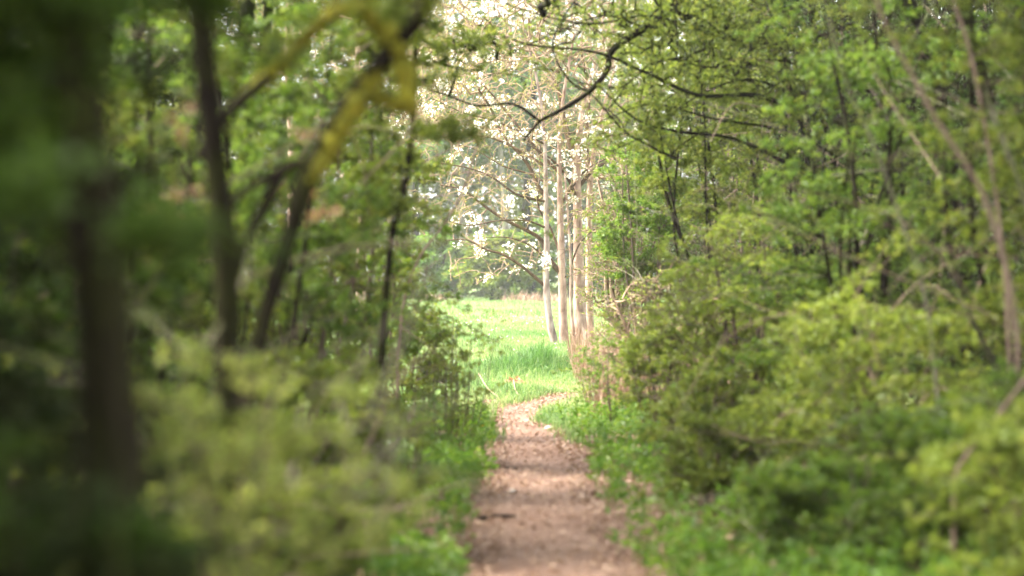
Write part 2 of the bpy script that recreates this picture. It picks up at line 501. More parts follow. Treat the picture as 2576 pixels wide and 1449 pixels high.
# low leafy ground cover beside the path
def cover(name, x, y, hmax, per, Lf, mat, label, seed):
    rng = np.random.default_rng(seed)
    h = hmax * (.25 + .75 * rng.random(len(x)))
    pos = np.stack([x, y, gz(x, y) + h], -1)
    d = norm(rng.normal(0, 1, (len(x), 3)) * [1, 1, .2] + [0, 0, .5])
    v, f, t = tufts(pos, d, rng, per, Lf, .5, .9, 1.0)
    # thin stalks
    s = np.arange(len(x)); b0 = np.stack([x, y, gz(x, y)], -1)
    wv = np.array([.002, 0, 0])
    sv = np.stack([b0 - wv, b0 + wv, pos + wv, pos - wv], 1).reshape(-1, 3)
    sq = (np.arange(len(x))[:, None] * 4 + [0, 1, 2, 3]) + len(v)
    o = mesh(name, np.vstack([v, sv]), [f, sq], mat, tone=np.concatenate([t, np.full(len(sv), .3)]))
    return tag(o, label, kind="stuff")
rng = np.random.default_rng(13)
def strip(n, sgn, y0, y1, a, b, p=1.3):
    y = y0 + (y1 - y0) * rng.random(n)
    off = a + (b - a) * rng.random(n)**p
    x = path_cx(y) + sgn * (path_hw(y) + off)
    k = rng.random(n) < .25 + .9 * sstep(-.3, .6, np.sin(x * 2.3 + 1) * np.sin(y * 1.7) + .6 * np.sin(y * .9 + x * 4))
    return x[k], y[k]
xl, yl = strip(6500, -1, 8, 25, -.06, 2.2, 1.0)
cover("ground_cover", xl, yl, .22, 6, .055, M["herb"], "low leafy ground cover left of the path under the hedge", 21)
xr, yr = strip(6500, 1, 8.5, 25.5, -.07, 2.6, .85)
cover("ground_cover", xr, yr, .24, 6, .055, M["herb"], "low leafy ground cover right of the path under the hedge", 22)

# ------------------------------------------------------------------ shrubs
def clump_targets(rng, n_cl, per, c, rad, flat=.3, clr=.38, shell=.55):
    d = norm(rng.normal(0, 1, (n_cl, 3)))
    u = shell + (1 - shell) * rng.random((n_cl, 1))
    ctr = np.asarray(c) + d * u * np.asarray(rad)
    k = rng.random((n_cl, 1)) * .6 + .7
    r = np.mean(np.asarray(rad)[:2]) * clr
    t = ctr[:, None] + rng.normal(0, .5, (n_cl, per, 3)) * (np.array([r, r, r * flat])[None, None] * k[:, None])
    tilt = rng.normal(0, .25, (n_cl, 1, 2))
    t[..., 2] += ((t[..., :2] - ctr[:, None, :2]) * tilt).sum(-1)
    t = t.reshape(-1, 3)
    return t[t[:, 2] > .06]

def shrub(label, x, y, h, r, leaf="spring", bark="brown_bark", seed=1, ncl=22, per=22, tuft=2, nl=7, L=.036, dens=2.3, shoots=26, bare=0, z0=.5,
          stems=8, flat=.3, clr=.42, group=None, cat="shrub", name="shrub", rmin=.0022, lean=(0, 0), zs=.5):
    rng = np.random.default_rng(seed)
    root = thing(name, label, cat, (x, y, float(gz(x, y)) - .02), group)
    sk = Skel()
    for k in range(stems):
        a = 2 * np.pi * (k + rng.random()) / stems
        rr = r * (.25 + .5 * rng.random())
        top = np.array([math.cos(a) * rr + lean[0], math.sin(a) * rr + lean[1], h * (.55 + .35 * rng.random())])
        b = np.array([math.cos(a), math.sin(a), 0]) * .06 * rng.random()
        mid = (b + top) / 2 + rng.normal(0, .08, 3) * h * .5 + [0, 0, .08 * h]
        sk.chain(smooth_line([b, mid * .5 + b * .5 + rng.normal(0, .02, 3), mid, top], 5))
    t = clump_targets(rng, int(ncl * dens), per, (lean[0], lean[1], h * z0), (r, r, h * zs), flat, clr * .72, shell=.4)
    t = t[t[:, 2] < h * 1.08]
    sk.reach(t, rng, seg=.11, jit=.012)
    if bare:                                                  # fine leafless twigs between the sprays
        tips = list(sk.tips)
        bt = clump_targets(rng, bare, 20, (lean[0], lean[1], h * z0), (r * 1.05, r * 1.05, h * zs * 1.05), .45, clr, shell=.25)
        sk.reach(bt[bt[:, 2] < h * 1.1], rng, seg=.13, jit=.01)
        sk.tips = tips
    sh = Tubes()
    for j in rng.integers(sk.n // 8, sk.n, shoots):          # long bare shoots
        b = sk.p[j]; dv = norm(np.array([b[0], b[1], 0]) * .6 / r + rng.normal(0, .6, 3) * [1, 1, .9] + [0, 0, .35]) * max(r, .3 * h) * (.6 + .9 * rng.random())
        if b[2] + dv[2] < .1: continue
        sh.add(smooth_line([b, b + dv * .5 + rng.normal(0, .07, 3) * r, b + dv + rng.normal(0, .12, 3) * r - [0, 0, .12 * r]], 4), np.linspace(.0048, .0018, 9) * (.6 + .7 * rng.random()), 5)
    if sh.n and len(sh.v) > 5: sh.build("shoots", M[["pink_bark", "grey_bark", "brown_bark"][seed % 3]], root)
    sk.tubes("stems", M[bark], root, rmin, rng=rng, sides=4)
    if nl:
        p, d = sk.twig_points(rng, tuft)
        v, f, tn = tufts(p, d, rng, nl, L)
        mesh("foliage", v, [f], M[leaf], root, tn)
    return root

SPRAY = dict(flat=.16, clr=.55)
G_L, G_R = "shrubs of the left hedge", "shrubs of the right hedge"
# left hedge, near to far
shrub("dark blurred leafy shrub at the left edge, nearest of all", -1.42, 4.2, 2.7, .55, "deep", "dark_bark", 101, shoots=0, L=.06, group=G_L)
shrub("tall dark green shrub behind the thick dark stem at far left", -1.62, 5.9, 3.3, .7, "shade_leaf", "dark_bark", 102, shoots=0, L=.055, group=G_L)
shrub("dark leafy shrub hiding the foot of the thick dark stem", -.70, 3.95, 1.22, .30, "shade_leaf", "dark_bark", 118, shoots=0, group=G_L, L=.036, ncl=14)
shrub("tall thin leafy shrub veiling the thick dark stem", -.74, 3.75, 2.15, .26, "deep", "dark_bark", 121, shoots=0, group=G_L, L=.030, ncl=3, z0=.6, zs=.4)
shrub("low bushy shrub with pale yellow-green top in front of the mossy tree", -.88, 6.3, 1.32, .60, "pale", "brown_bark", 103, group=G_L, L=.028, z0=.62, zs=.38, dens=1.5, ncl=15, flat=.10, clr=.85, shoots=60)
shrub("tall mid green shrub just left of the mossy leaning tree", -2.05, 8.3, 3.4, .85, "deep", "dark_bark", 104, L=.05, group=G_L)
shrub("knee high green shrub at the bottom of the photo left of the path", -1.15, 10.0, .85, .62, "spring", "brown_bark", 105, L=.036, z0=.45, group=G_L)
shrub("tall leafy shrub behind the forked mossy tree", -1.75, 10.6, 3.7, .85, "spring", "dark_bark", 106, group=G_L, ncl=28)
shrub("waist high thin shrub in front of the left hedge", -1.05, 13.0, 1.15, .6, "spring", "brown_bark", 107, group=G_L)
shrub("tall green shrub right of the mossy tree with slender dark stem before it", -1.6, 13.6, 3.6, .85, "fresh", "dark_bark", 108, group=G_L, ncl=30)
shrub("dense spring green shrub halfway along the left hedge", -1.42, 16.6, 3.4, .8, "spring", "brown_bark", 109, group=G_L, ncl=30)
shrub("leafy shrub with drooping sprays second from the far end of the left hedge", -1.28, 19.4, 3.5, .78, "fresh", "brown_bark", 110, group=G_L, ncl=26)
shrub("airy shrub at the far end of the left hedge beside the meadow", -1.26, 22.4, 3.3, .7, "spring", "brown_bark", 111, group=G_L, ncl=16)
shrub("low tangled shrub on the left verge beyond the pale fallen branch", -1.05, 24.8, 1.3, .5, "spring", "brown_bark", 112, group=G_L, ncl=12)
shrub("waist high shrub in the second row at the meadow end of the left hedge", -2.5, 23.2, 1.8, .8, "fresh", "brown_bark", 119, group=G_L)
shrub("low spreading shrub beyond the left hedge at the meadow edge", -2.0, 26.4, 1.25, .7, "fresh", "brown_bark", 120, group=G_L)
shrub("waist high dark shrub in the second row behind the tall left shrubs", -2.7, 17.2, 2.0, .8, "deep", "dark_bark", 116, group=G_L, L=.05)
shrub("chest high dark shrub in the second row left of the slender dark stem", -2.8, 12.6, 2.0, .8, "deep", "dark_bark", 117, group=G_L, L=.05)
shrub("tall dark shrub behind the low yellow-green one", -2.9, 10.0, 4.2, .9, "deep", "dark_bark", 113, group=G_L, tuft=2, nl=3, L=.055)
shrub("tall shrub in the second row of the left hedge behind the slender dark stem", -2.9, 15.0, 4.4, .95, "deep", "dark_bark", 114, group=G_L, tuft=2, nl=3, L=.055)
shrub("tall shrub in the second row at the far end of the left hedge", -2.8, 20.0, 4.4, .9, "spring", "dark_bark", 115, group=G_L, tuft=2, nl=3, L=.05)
# right hedge, near to far
shrub("blurred bushy shrub in the bottom right corner", 2.35, 9.8, .95, .75, "yellow", "brown_bark", 201, shoots=0, L=.036, group=G_R)
shrub("low bright green shrub right of the path near the bottom of the photo", 1.7, 12.2, .6, .62, "fresh", "brown_bark", 202, L=.038, z0=.42, group=G_R)
shrub("small leafy shrub hugging the right edge of the path", 1.28, 15.2, .7, .45, "spring", "brown_bark", 203, L=.036, z0=.45, ncl=14, group=G_R)
shrub("low small leaved shrub on the right verge where the path is darkest", 1.5, 17.5, 1.05, .5, "spring", "brown_bark", 218, ncl=18, group=G_R)
shrub("low yellowish shrub on the right verge under the glowing one", 1.32, 21.4, 1.1, .45, "yellow", "brown_bark", 219, ncl=16, group=G_R)
shrub("waist high shrub with fine leaves beside the broken tan stem", 2.3, 11.3, 1.0, .65, "fresh", "brown_bark", 220, ncl=24, group=G_R)
shrub("tall shrub with layered light sprays behind the pale leaning stem", 3.05, 13.2, 3.6, 1.0, "spring", "dark_bark", 204, ncl=32, group=G_R, shoots=48, bare=46, **SPRAY)
shrub("tall dense shrub between the two pale stems at right", 2.4, 16.6, 3.7, .9, "fresh", "dark_bark", 205, ncl=32, group=G_R, shoots=48, bare=46, **SPRAY)
shrub("waist high shrub with pale sprays below the long thin stem", 2.2, 14.4, 1.5, .75, "yellow", "brown_bark", 213, ncl=24, group=G_R, **SPRAY)
shrub("yellow-green glowing shrub in the middle of the right hedge", 1.9, 19.8, 2.1, .8, "yellow", "brown_bark", 206, ncl=30, group=G_R, shoots=48, bare=46, **SPRAY)
shrub("tall shrub under the dark overhanging boughs", 2.75, 22.0, 4.2, 1.0, "spring", "dark_bark", 207, ncl=34, group=G_R, shoots=48, bare=46, **SPRAY)
shrub("twiggy shrub with sparse yellow leaves beside the tan brushwood", 1.75, 23.2, 1.7, .62, "yellow", "tan_twig", 214, rmin=.003, ncl=24, tuft=1, nl=3, shoots=50, group=G_R)
shrub("thin twiggy shrub with bare tan twigs near the end of the right hedge", 1.45, 27.2, 1.6, .55, "yellow", "tan_twig", 208, rmin=.0034, ncl=34, per=26, tuft=1, nl=1, shoots=60, group=G_R)
shrub("fresh green rounded shrub beside the pale tree trunks", 1.62, 29.4, 3.5, .62, "fresh", "brown_bark", 209, ncl=36, z0=.62, zs=.34, group=G_R)
shrub("bare tan brushwood shrub rising just right of the pale trunks", 1.62, 36.0, 3.4, .6, "spring", "tan_twig", 210, rmin=.0042, ncl=70, per=30, tuft=1, nl=2, group=G_R)
shrub("tall shrub leaning left over the path below the dark boughs", 2.3, 24.4, 4.6, .85, "spring", "dark_bark", 217, ncl=34, z0=.72, zs=.3, lean=(-.45, 0), group=G_R, **SPRAY)
shrub("dark leafy shrub at the right edge of the photo", 3.9, 16.0, 4.4, 1.0, "deep", "dark_bark", 211, ncl=30, group=G_R, bare=60, tuft=1, nl=6)
shrub("tall leafy shrub at the back of the right hedge under the boughs", 3.5, 26.0, 4.8, 1.15, "deep", "dark_bark", 212, ncl=34, group=G_R, bare=60, tuft=1, nl=6)
shrub("tall shrub in the second row of the right hedge behind the glowing one", 3.5, 20.0, 4.6, 1.0, "deep", "dark_bark", 215, ncl=32, group=G_R, bare=60, tuft=1, nl=6)
shrub("tall shrub closing the far end of the right hedge behind the fresh green one", 2.9, 30.8, 5.4, 1.1, "spring", "brown_bark", 216, ncl=32, group=G_R, bare=60, tuft=1, nl=6)

def sapling(label, x, y, h, n, leaf, bark, seed, spread=.25, L=.035, tuft=3, nl=4, group=None, name="sapling", cat="sapling"):
    rng = np.random.default_rng(seed)
    root = thing(name, label, cat, (x, y, float(gz(x, y)) - .02), group)
    sk = Skel()
    for k in range(n):
        a = rng.random() * 2 * np.pi; hh = h * (.55 + .45 * rng.random())
        b = np.array([math.cos(a), math.sin(a), 0]) * spread * .5 * rng.random()
        top = b + np.array([math.cos(a) * spread * rng.random(), math.sin(a) * spread * rng.random(), hh])
        mid = (b + top) / 2 + rng.normal(0, .03, 3)
        sk.chain(smooth_line([b, mid, top], 6), rad=np.linspace(.005, .0018, 13))
    pts = sk.p[:sk.n]
    k = rng.integers(0, sk.n, n * 9)
    t = pts[k] + rng.normal(0, .10, (len(k), 3)) * [1, 1, .4] + [0, 0, .07]
    sk.reach(t[t[:, 2] > .12], rng, seg=.07, jit=.006)
    sk.tubes("stems", M[bark], root, .0016, rng=rng, sides=4)
    if nl:
        p, d = sk.twig_points(rng, tuft)
        v, f, tn = tufts(p, d, rng, nl, L)
        mesh("foliage", v, [f], M[leaf], root, tn)
    return root
G_S, G_T = "slender saplings left of the path", "slender saplings right of the path"
sapling("upright sparse sapling left of the path where it meets the sunlit bend", -.44, 22.2, 1.4, 9, "yellow", "brown_bark", 301, group=G_S)
sapling("thin brown twiggy sapling left of the path, taller than its neighbours", -.52, 19.6, 1.3, 10, "spring", "brown_bark", 302, group=G_S)
sapling("low leafy sapling on the left verge where the path is in shade", -.7, 16.0, .9, 8, "herb", "brown_bark", 303, group=G_S)
sapling("young shoots with bright leaves standing against the meadow", -.62, 24.6, 1.35, 9, "yellow", "grey_bark", 304, group=G_S)
sapling("upright leafy shoots right of the path at the sunlit bend", .98, 23.2, .95, 10, "fresh", "brown_bark", 305, group=G_T)
sapling("tall thin leafy shoots right of the path before the tan brushwood", 1.2, 21.0, 1.15, 9, "spring", "brown_bark", 306, group=G_T)
sapling("bright green shoots at the path edge right of the leaf heap", .92, 25.8, .8, 10, "fresh", "grey_bark", 307, group=G_T)
sapling("short leafy shoots on the right verge where the path is in shade", 1.05, 18.2, .6, 9, "herb", "brown_bark", 308, group=G_T)

# ------------------------------------------------------------------ trees with explicit limbs
def limb(pts, Y):
    """pts: (px, py) or (px, py, dY) at distance Y"""
    return smooth_line([P(p[0], p[1], Y + (p[2] if len(p) > 2 else 0)) for p in pts], 5)

def limb_tree(name, label, cat, base, trunk, limbs, targets, seed, bark, leaf=None, L=.045, tuft=3, nl=5, rmin=.0025, group=None,
              seg=.14, maxd=None, part="crown", r_top=.5, rough=.05, up=.5):
    """trunk: (world points, base radius, top radius); limbs: list of (world points, r0, r1)"""
    rng = np.random.default_rng(seed)
    base = np.asarray(base, float)
    root = thing(name, label, cat, base, group)
    tb = Tubes()
    p, r0, r1 = trunk
    p = np.asarray(p) - base
    tb.add(p, np.linspace(r0, r1, len(p)), 10, rng, rough)
    tb.build("trunk", M[bark], root)
    sk = Skel()
    sk.chain(p, rad=np.linspace(r0, r1, len(p)) * .9)
    for lp, a, b in limbs:
        lp = np.asarray(lp) - base
        sk.chain(lp, rad=np.linspace(a, b, len(lp)))
    if targets is not None and len(targets):
        sk.reach(np.asarray(targets) - base, rng, seg=seg, maxd=maxd, up=up, jit=.008, bulge=.09)
    sk.tubes("branches", M[bark], root, rmin, rng=rng, sides=5, rmax=.06)
    if leaf and sk.tips:
        q, d = sk.twig_points(rng, tuft)
        v, f, tn = tufts(q, d, rng, nl, L)
        mesh(part, v, [f], M[leaf], root, tn)
    return root, sk

def ground_pt(x, y, dz=-.05):
    return np.array([x, y, float(gz(x, y)) + dz])

# mossy leaning tree, left foreground
Ym = 7.7
main = limb([(600, 1150), (650, 860), (690, 720), (725, 604), (752, 510), (792, 405), (880, 262), (960, 160), (1040, 60), (1100, -40), (1150, -190)], Ym)
main = np.vstack([ground_pt(main[0][0] - .03, Ym)[None], main])
fork = limb([(775, 408), (712, 428), (667, 520), (620, 604), (580, 740), (550, 1000)], Ym)
side = limb([(712, 424), (640, 465), (583, 512), (520, 585), (470, 640)], Ym)
fork = np.vstack([fork, ground_pt(fork[-1][0] - .03, Ym)[None]])
arch = limb([(500, 400, .3), (562, 300, .3), (640, 225, .2), (708, 167, .2), (770, 96, .1), (829, 40), (896, 21), (937, 42), (970, 85), (1000, 130), (1018, 175), (1028, 265), (1000, 262), (950, 246), (890, 252)], Ym)
trng = np.random.default_rng(40)
tg = clump_targets(trng, 14, 16, P(900, -250, Ym), (.7, .6, .45), .2, .5)
r, sk = limb_tree("mossy_tree", "leaning forked tree with yellow moss on its bent upper branch", "tree", main[0], (main, .030, .030),
          [(fork, .022, .018), (arch, .020, .026), (side, .016, .010), (main[len(main)//2 - 6:], .040, .030)], tg, 41, "dark_bark", "spring")
def moss_on(root, name, pts, rad, seed, base):
    rng = np.random.default_rng(seed)
    tb = Tubes()
    rad = rad * np.clip(np.sin(np.linspace(.12, np.pi - .12, len(pts)))**.5 * 1.05, .3, 1) * (1 + .15 * np.sin(np.arange(len(pts)) * 1.3))
    tb.add(pts - base, rad, 9, rng, .26)
    N = 1500
    k = rng.integers(0, len(pts) - 1, N); f = rng.random((N, 1))
    c = pts[k] * (1 - f) + pts[k + 1] * f - base
    d = norm(rng.normal(0, 1, (N, 3)))
    rr = np.broadcast_to(rad, (len(pts),))[k][:, None]
    v, fc = leaf_arrays(c + d * rr * .8, d + rng.normal(0, .4, (N, 3)), norm(rng.normal(0, 1, (N, 3))), np.full(N, .016), np.full(N, .006))
    tv = np.vstack(tb.v)
    mesh(name, np.vstack([tv, v]), [np.vstack(tb.q), fc + len(tv)], M["moss"], root, smooth=True)
moss_on(r, "moss", limb([(770, 96, .1), (829, 38), (896, 19), (937, 40), (970, 83), (1000, 128), (1018, 174), (1028, 262), (1000, 260), (950, 244), (915, 246)], Ym - .01), .030, 42, main[0])
moss_on(r, "moss", limb([(775, 470), (800, 425), (828, 375), (862, 320), (893, 265), (930, 210), (960, 175)], Ym - .015), .031, 43, main[0])
moss_on(r, "moss", limb([(590, 268, .28), (640, 222, .27), (708, 164, .18), (770, 94, .08)], Ym - .02), .020, 44, main[0])

# dark stems at far left
def pole_tree(label, pts, Y, r0, r1, seed, bark="dark_bark", leaf="deep", crown=None, name="slim_tree", ncl=14, per=16, rad=(.7, .7, .5), L=.05, group=None, foot=True):
    p = limb(pts, Y)
    if foot:
        p = np.vstack([p, ground_pt(p[-1][0], p[-1][1])[None]])[::-1]
    else:
        p = p[::-1]
    trng = np.random.default_rng(seed)
    tg = clump_targets(trng, ncl, per, p[-1] + (np.array([0, 0, .3]) if crown is None else crown), rad, .2, .5) if ncl else None
    return limb_tree(name, label, "tree", p[0], (p, r0, r1), [], tg, seed + 1, bark, leaf, L=L, group=group)
pole_tree("thick dark stem standing at far left, very blurred", [(150, -160), (175, 60), (210, 330), (240, 600), (270, 900), (290, 1200)], 4.3, .055, .042, 50, crown=np.array([0, -.2, -.02]), ncl=16, rad=(.42, .22, .34), L=.036)
pole_tree("dark slanting stem between the far left stem and the mossy tree", [(490, -180), (505, 60), (530, 300), (562, 560), (572, 760), (575, 1000)], 6.9, .040, .032, 52)
pole_tree("slender dark stem beside the meadow opening on the left", [(1052, -120), (1045, 150), (1036, 330), (1015, 480), (985, 600), (966, 800), (955, 1000)], 14.5, .026, .014, 54, leaf="spring", L=.036, crown=np.array([-.1, 0, -.9]), ncl=34, rad=(.42, .5, 1.0))

# pale leaning stems on the right
def bare_stem(label, pts, Y, r0, r1, bark, name="leaning_sapling", cat="sapling", group=None, foot=None, nt=10, seed=3, leaf="spring"):
    p = limb(pts, Y)[::-1]
    if foot is not None:
        p = np.vstack([ground_pt(p[0][0], p[0][1])[None], p]) if p[0][2] > gz(p[0][0], p[0][1]) else p
    rng = np.random.default_rng(seed)
    root = thing(name, label, cat, p[0], group)
    tb = Tubes(); tb.add(p - p[0], np.linspace(r0, r1, len(p)), 8, rng, .06)
    tb.build("stem", M[bark], root)
    sk = Skel(); sk.chain(p - p[0], rad=np.linspace(r0, r1, len(p)) * .8)
    k = rng.integers(len(p) // 3, len(p), nt)
    tg = p[k] - p[0] + rng.normal(0, .3, (nt, 3)) + [0, 0, .1]
    sk.reach(tg, rng, seg=.1)
    sk.tubes("twigs", M[bark], root, .002, rng=rng)
    q, d = sk.twig_points(rng, 4)
    v, f, tn = tufts(q, d, rng, 4, .04)
    mesh("foliage", v, [f], M[leaf], root, tn)
    return root
G_P = "pale stems in the right hedge"
bare_stem("thick pinkish brown stem leaning down from the top right", [(2150, -160), (2205, 0), (2240, 90), (2300, 200), (2360, 310), (2440, 430), (2480, 510), (2530, 670), (2560, 860)], 10.9, .012, .009, "pink_bark", group=G_P, foot=True, seed=61)
bare_stem("long thin pale green stem curving down through the right hedge", [(2085, 40), (2110, 150), (2150, 260), (2200, 370), (2260, 530), (2290, 620), (2330, 760), (2352, 930), (2366, 1100), (2372, 1250)], 12.4, .010, .006, "grey_bark", group=G_P, foot=True, seed=62)
bare_stem("short pinkish stem at the very top right corner", [(2385, -120), (2400, 0), (2440, 130), (2480, 330), (2520, 600), (2540, 900)], 12.6, .010, .008, "pink_bark", group=G_P, foot=True, seed=63)
bare_stem("mossy slanting stem at the right edge of the photo", [(2480, 230), (2505, 310), (2560, 450), (2620, 640), (2680, 900)], 11.2, .011, .009, "grey_bark", group=G_P, foot=True, seed=64)
bare_stem("broken tan stem slanting up to the right in the lower right hedge", [(2640, 880), (2576, 960), (2500, 1060), (2430, 1150), (2400, 1200)], 10.4, .010, .008, "pink_bark", group=G_P, foot=True, nt=5, seed=65)
bare_stem("thin tan stem rising beside the meadow opening on the left", [(1215, 320), (1190, 400), (1165, 480), (1120, 560), (1060, 640), (1020, 740), (1000, 900)], 19.0, .012, .006, "pink_bark", name="leaning_sapling", foot=True, nt=6, seed=66)

# tree whose dark boughs overhang the path from the right
Yb = 22.0
tr = smooth_line([ground_pt(4.3, Yb + .6), [4.2, Yb + .6, 1.6], [3.9, Yb + .3, 3.2], [3.4, Yb, 4.6], [2.9, Yb, 6.2]], 5)
def bl(pts, Y=Yb): return limb(pts, Y)
boughs = [
    (bl([(2110, -330), (1900, -190), (1770, -70), (1690, 25), (1585, 92), (1537, 130), (1526, 178), (1480, 232), (1405, 280), (1358, 305), (1318, 352)]), .055, .012),
    (bl([(1690, 20, .1), (1740, 60, .2), (1830, 70, .3), (1960, 40, .4), (2140, -60, .5), (2200, -150, .3)])[::-1], .035, .012),
    (bl([(2200, 330, .4), (2050, 290, .3), (1900, 240, .2), (1760, 240, 0), (1640, 190, 0), (1500, 132, -.2), (1330, 112, -.3), (1200, 62, -.4)]), .03, .006),
    (bl([(2150, 480, .5), (2000, 420, .2), (1850, 350, .1), (1700, 330, 0), (1600, 300, 0), (1510, 220, -.2), (1440, 150, -.3)]), .024, .005),
    (bl([(1480, 232, 0), (1430, 200, .1), (1390, 120, .2), (1420, 40, .3), (1480, -40, .4)]), .014, .006),
    (bl([(1700, 400, .3), (1640, 370, .2), (1570, 330, .1), (1500, 250, 0), (1450, 200, 0)]), .015, .005),
    (bl([(1358, 305, 0), (1290, 262, -.2), (1200, 266, -.4), (1130, 242, -.6), (1076, 226, -.8)]), .014, .007),
    (bl([(2150, 60, .5), (1980, 110, .3), (1800, 90, .1), (1640, 40, -.1), (1480, 60, -.3), (1300, 20, -.4), (1190, -40, -.5)]), .018, .004),
    (bl([(2120, 400, .6), (1980, 330, .4), (1800, 300, .2), (1650, 262, 0), (1560, 285, -.1), (1460, 330, -.2)]), .016, .004),
    (bl([(1960, -60, .4), (1800, 10, .2), (1650, 70, 0), (1520, 40, -.1), (1380, 90, -.2), (1250, 150, -.4)]), .016, .004),
    (bl([(2200, 180, .6), (2050, 240, .5), (1880, 200, .3), (1740, 250, .2), (1640, 330, 0), (1540, 380, -.2)]), .016, .004),
    (bl([(1850, 30, .1), (1760, 130, 0), (1640, 160, -.1), (1560, 220, -.2), (1470, 210, -.3), (1400, 180, -.4)]), .012, .003),
    (bl([(2250, 250, .4), (2100, 200, .2), (1950, 150, 0), (1800, 170, -.2), (1700, 150, -.3)]), .02, .005),
]
trng = np.random.default_rng(70)
tgs = [clump_targets(trng, 125, 14, P(1740, 50, Yb), (1.9, 1.3, .9), .12, .42, shell=.1),
       clump_targets(trng, 16, 14, P(1200, 110, Yb - .6), (.75, .6, .5), .12, .42, shell=.1),
       clump_targets(trng, 12, 16, P(1620, 330, Yb), (.6, .5, .25), .25, .4, shell=.1),
       clump_targets(trng, 60, 18, np.array([1.0, Yb - 1, 5.2]), (2.2, 2.0, .9), .2, .3, shell=.2)]
limb_tree("overhanging_tree", "tree leaning over from the right with long dark crooked boughs", "tree", tr[0], (tr, .11, .06), boughs, np.vstack(tgs), 71,
          "dark_bark", "spring", L=.036, tuft=2, nl=4, rmin=.0036, seg=.3)

# shade trees: trunks in the hedges, crowns closing over the path
def shade_tree(label, x, y, h, c, rad, seed, leaf, bark="dark_bark", ncl=85, per=18, r0=.08, lean=0., L=.06, nl=5, tuft=3, group="trees arching over the path"):
    b = ground_pt(x, y)
    rng = np.random.default_rng(seed)
    c = np.asarray(c, float)
    tr = smooth_line([b, b * .75 + c * .25 + rng.normal(0, .08, 3), b * .4 + c * .6 + rng.normal(0, .1, 3), c + [0, 0, rad[2] * .3]], 5)
    tg = clump_targets(rng, ncl, per, c, rad, .22, .34, shell=.25)
    return limb_tree("arching_tree", label, "tree", b, (tr, r0, r0 * .45), [], tg, seed + 1, bark, leaf, L=L, nl=nl, tuft=tuft, seg=.2, group=group, rmin=.003)
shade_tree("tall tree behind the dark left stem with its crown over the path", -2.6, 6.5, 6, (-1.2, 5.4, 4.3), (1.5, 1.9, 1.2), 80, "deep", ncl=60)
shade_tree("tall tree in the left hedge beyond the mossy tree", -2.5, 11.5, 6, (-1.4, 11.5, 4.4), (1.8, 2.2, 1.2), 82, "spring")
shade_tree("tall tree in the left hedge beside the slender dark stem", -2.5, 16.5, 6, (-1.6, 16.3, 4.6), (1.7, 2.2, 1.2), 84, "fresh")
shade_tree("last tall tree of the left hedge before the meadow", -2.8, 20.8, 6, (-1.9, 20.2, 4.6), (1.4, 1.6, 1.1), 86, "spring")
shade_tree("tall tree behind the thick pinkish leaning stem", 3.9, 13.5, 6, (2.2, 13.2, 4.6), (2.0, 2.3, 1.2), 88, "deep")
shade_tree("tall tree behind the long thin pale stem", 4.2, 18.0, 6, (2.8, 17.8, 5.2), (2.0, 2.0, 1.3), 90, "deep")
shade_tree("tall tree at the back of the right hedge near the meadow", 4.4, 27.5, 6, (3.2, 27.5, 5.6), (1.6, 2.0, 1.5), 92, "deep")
shade_tree("unseen tree added at the right to shade the near part of the path", 3.2, 6.0, 6, (1.2, 6.2, 4.4), (2.0, 2.6, 1.1), 94, "spring", ncl=65)  # out of view, added to shade the near path
shade_tree("unseen tree added at the left to shade the path close to the camera", -2.6, 0.5, 6, (-.8, 0.5, 4.4), (2.4, 2.8, 1.1), 96, "deep", ncl=80)  # unseen crown added to block light above the camera
shade_tree("unseen tree added to shade the nearest stretch of the path beside the dark stem", -3.0, 3.6, 6, (-1.5, 3.4, 3.9), (1.7, 1.8, 1.0), 78, "deep", ncl=50)  # unseen, put in to cut top light on the left
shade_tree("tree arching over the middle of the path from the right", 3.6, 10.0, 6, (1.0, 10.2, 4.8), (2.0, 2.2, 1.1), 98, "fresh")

# ------------------------------------------------------------------ thicket behind both hedges (one mass each)
def thicket(label, x0, x1, y0, y1, h, n, seed, leaf, Lf=.075):
    rng = np.random.default_rng(seed)
    c = np.stack([x0 + (x1 - x0) * rng.random(n), y0 + (y1 - y0) * rng.random(n), .2 + h * rng.random(n)**1.3], -1)
    pos = (c[:, None] + rng.normal(0, .5, (n, 22, 3)) * [.55, .55, .16]).reshape(-1, 3)
    pos[:, 2] = np.maximum(pos[:, 2], .05)
    v, f, t = tufts(pos, norm(rng.normal(0, 1, pos.shape)), rng, 3, Lf)
    o = mesh("thicket", v, [f], M[leaf], tone=t)
    tag(o, label, kind="stuff")
    tb = Tubes()
    for k in range(int((y1 - y0) * 7)):
        x, y = x0 + (x1 - x0) * rng.random(), y0 + (y1 - y0) * rng.random()
        a = ground_pt(x, y)
        hh = h * (.6 + .5 * rng.random())
        tb.add(smooth_line([a, a + [rng.normal(0, .2), rng.normal(0, .2), hh * .5], a + [rng.normal(0, .5), rng.normal(0, .5), hh]], 4), np.linspace(.03, .008, 9) * (.4 + .8 * rng.random()), 5, rng, .05)
    tb.build("thicket_stems", M["dark_bark"], o)
thicket("dense shaded thicket behind the left hedge", -7, -2.7, -4, 22.5, 4.0, 2000, 401, "shade_leaf")
thicket("unseen thicket added beside the camera on the left to block light", -3.2, -1.7, -3, 3.2, 3.6, 420, 406, "shade_leaf")  # out of view, added to keep light out beside the camera
thicket("unseen dense thicket added behind the camera to block sky light", -6, 6, -9, -5.5, 6, 900, 403, "shade_leaf")  # unseen mass added to cut sky light from behind
thicket("shaded thicket behind the tan brushwood right of the pale trunks", 2.6, 9.0, 33, 38.5, 7.5, 2300, 404, "shade_leaf")
thicket("shaded thicket at the meadow end of the left hedge", -6.5, -3.1, 22.5, 28, 3.6, 700, 405, "shade_leaf")
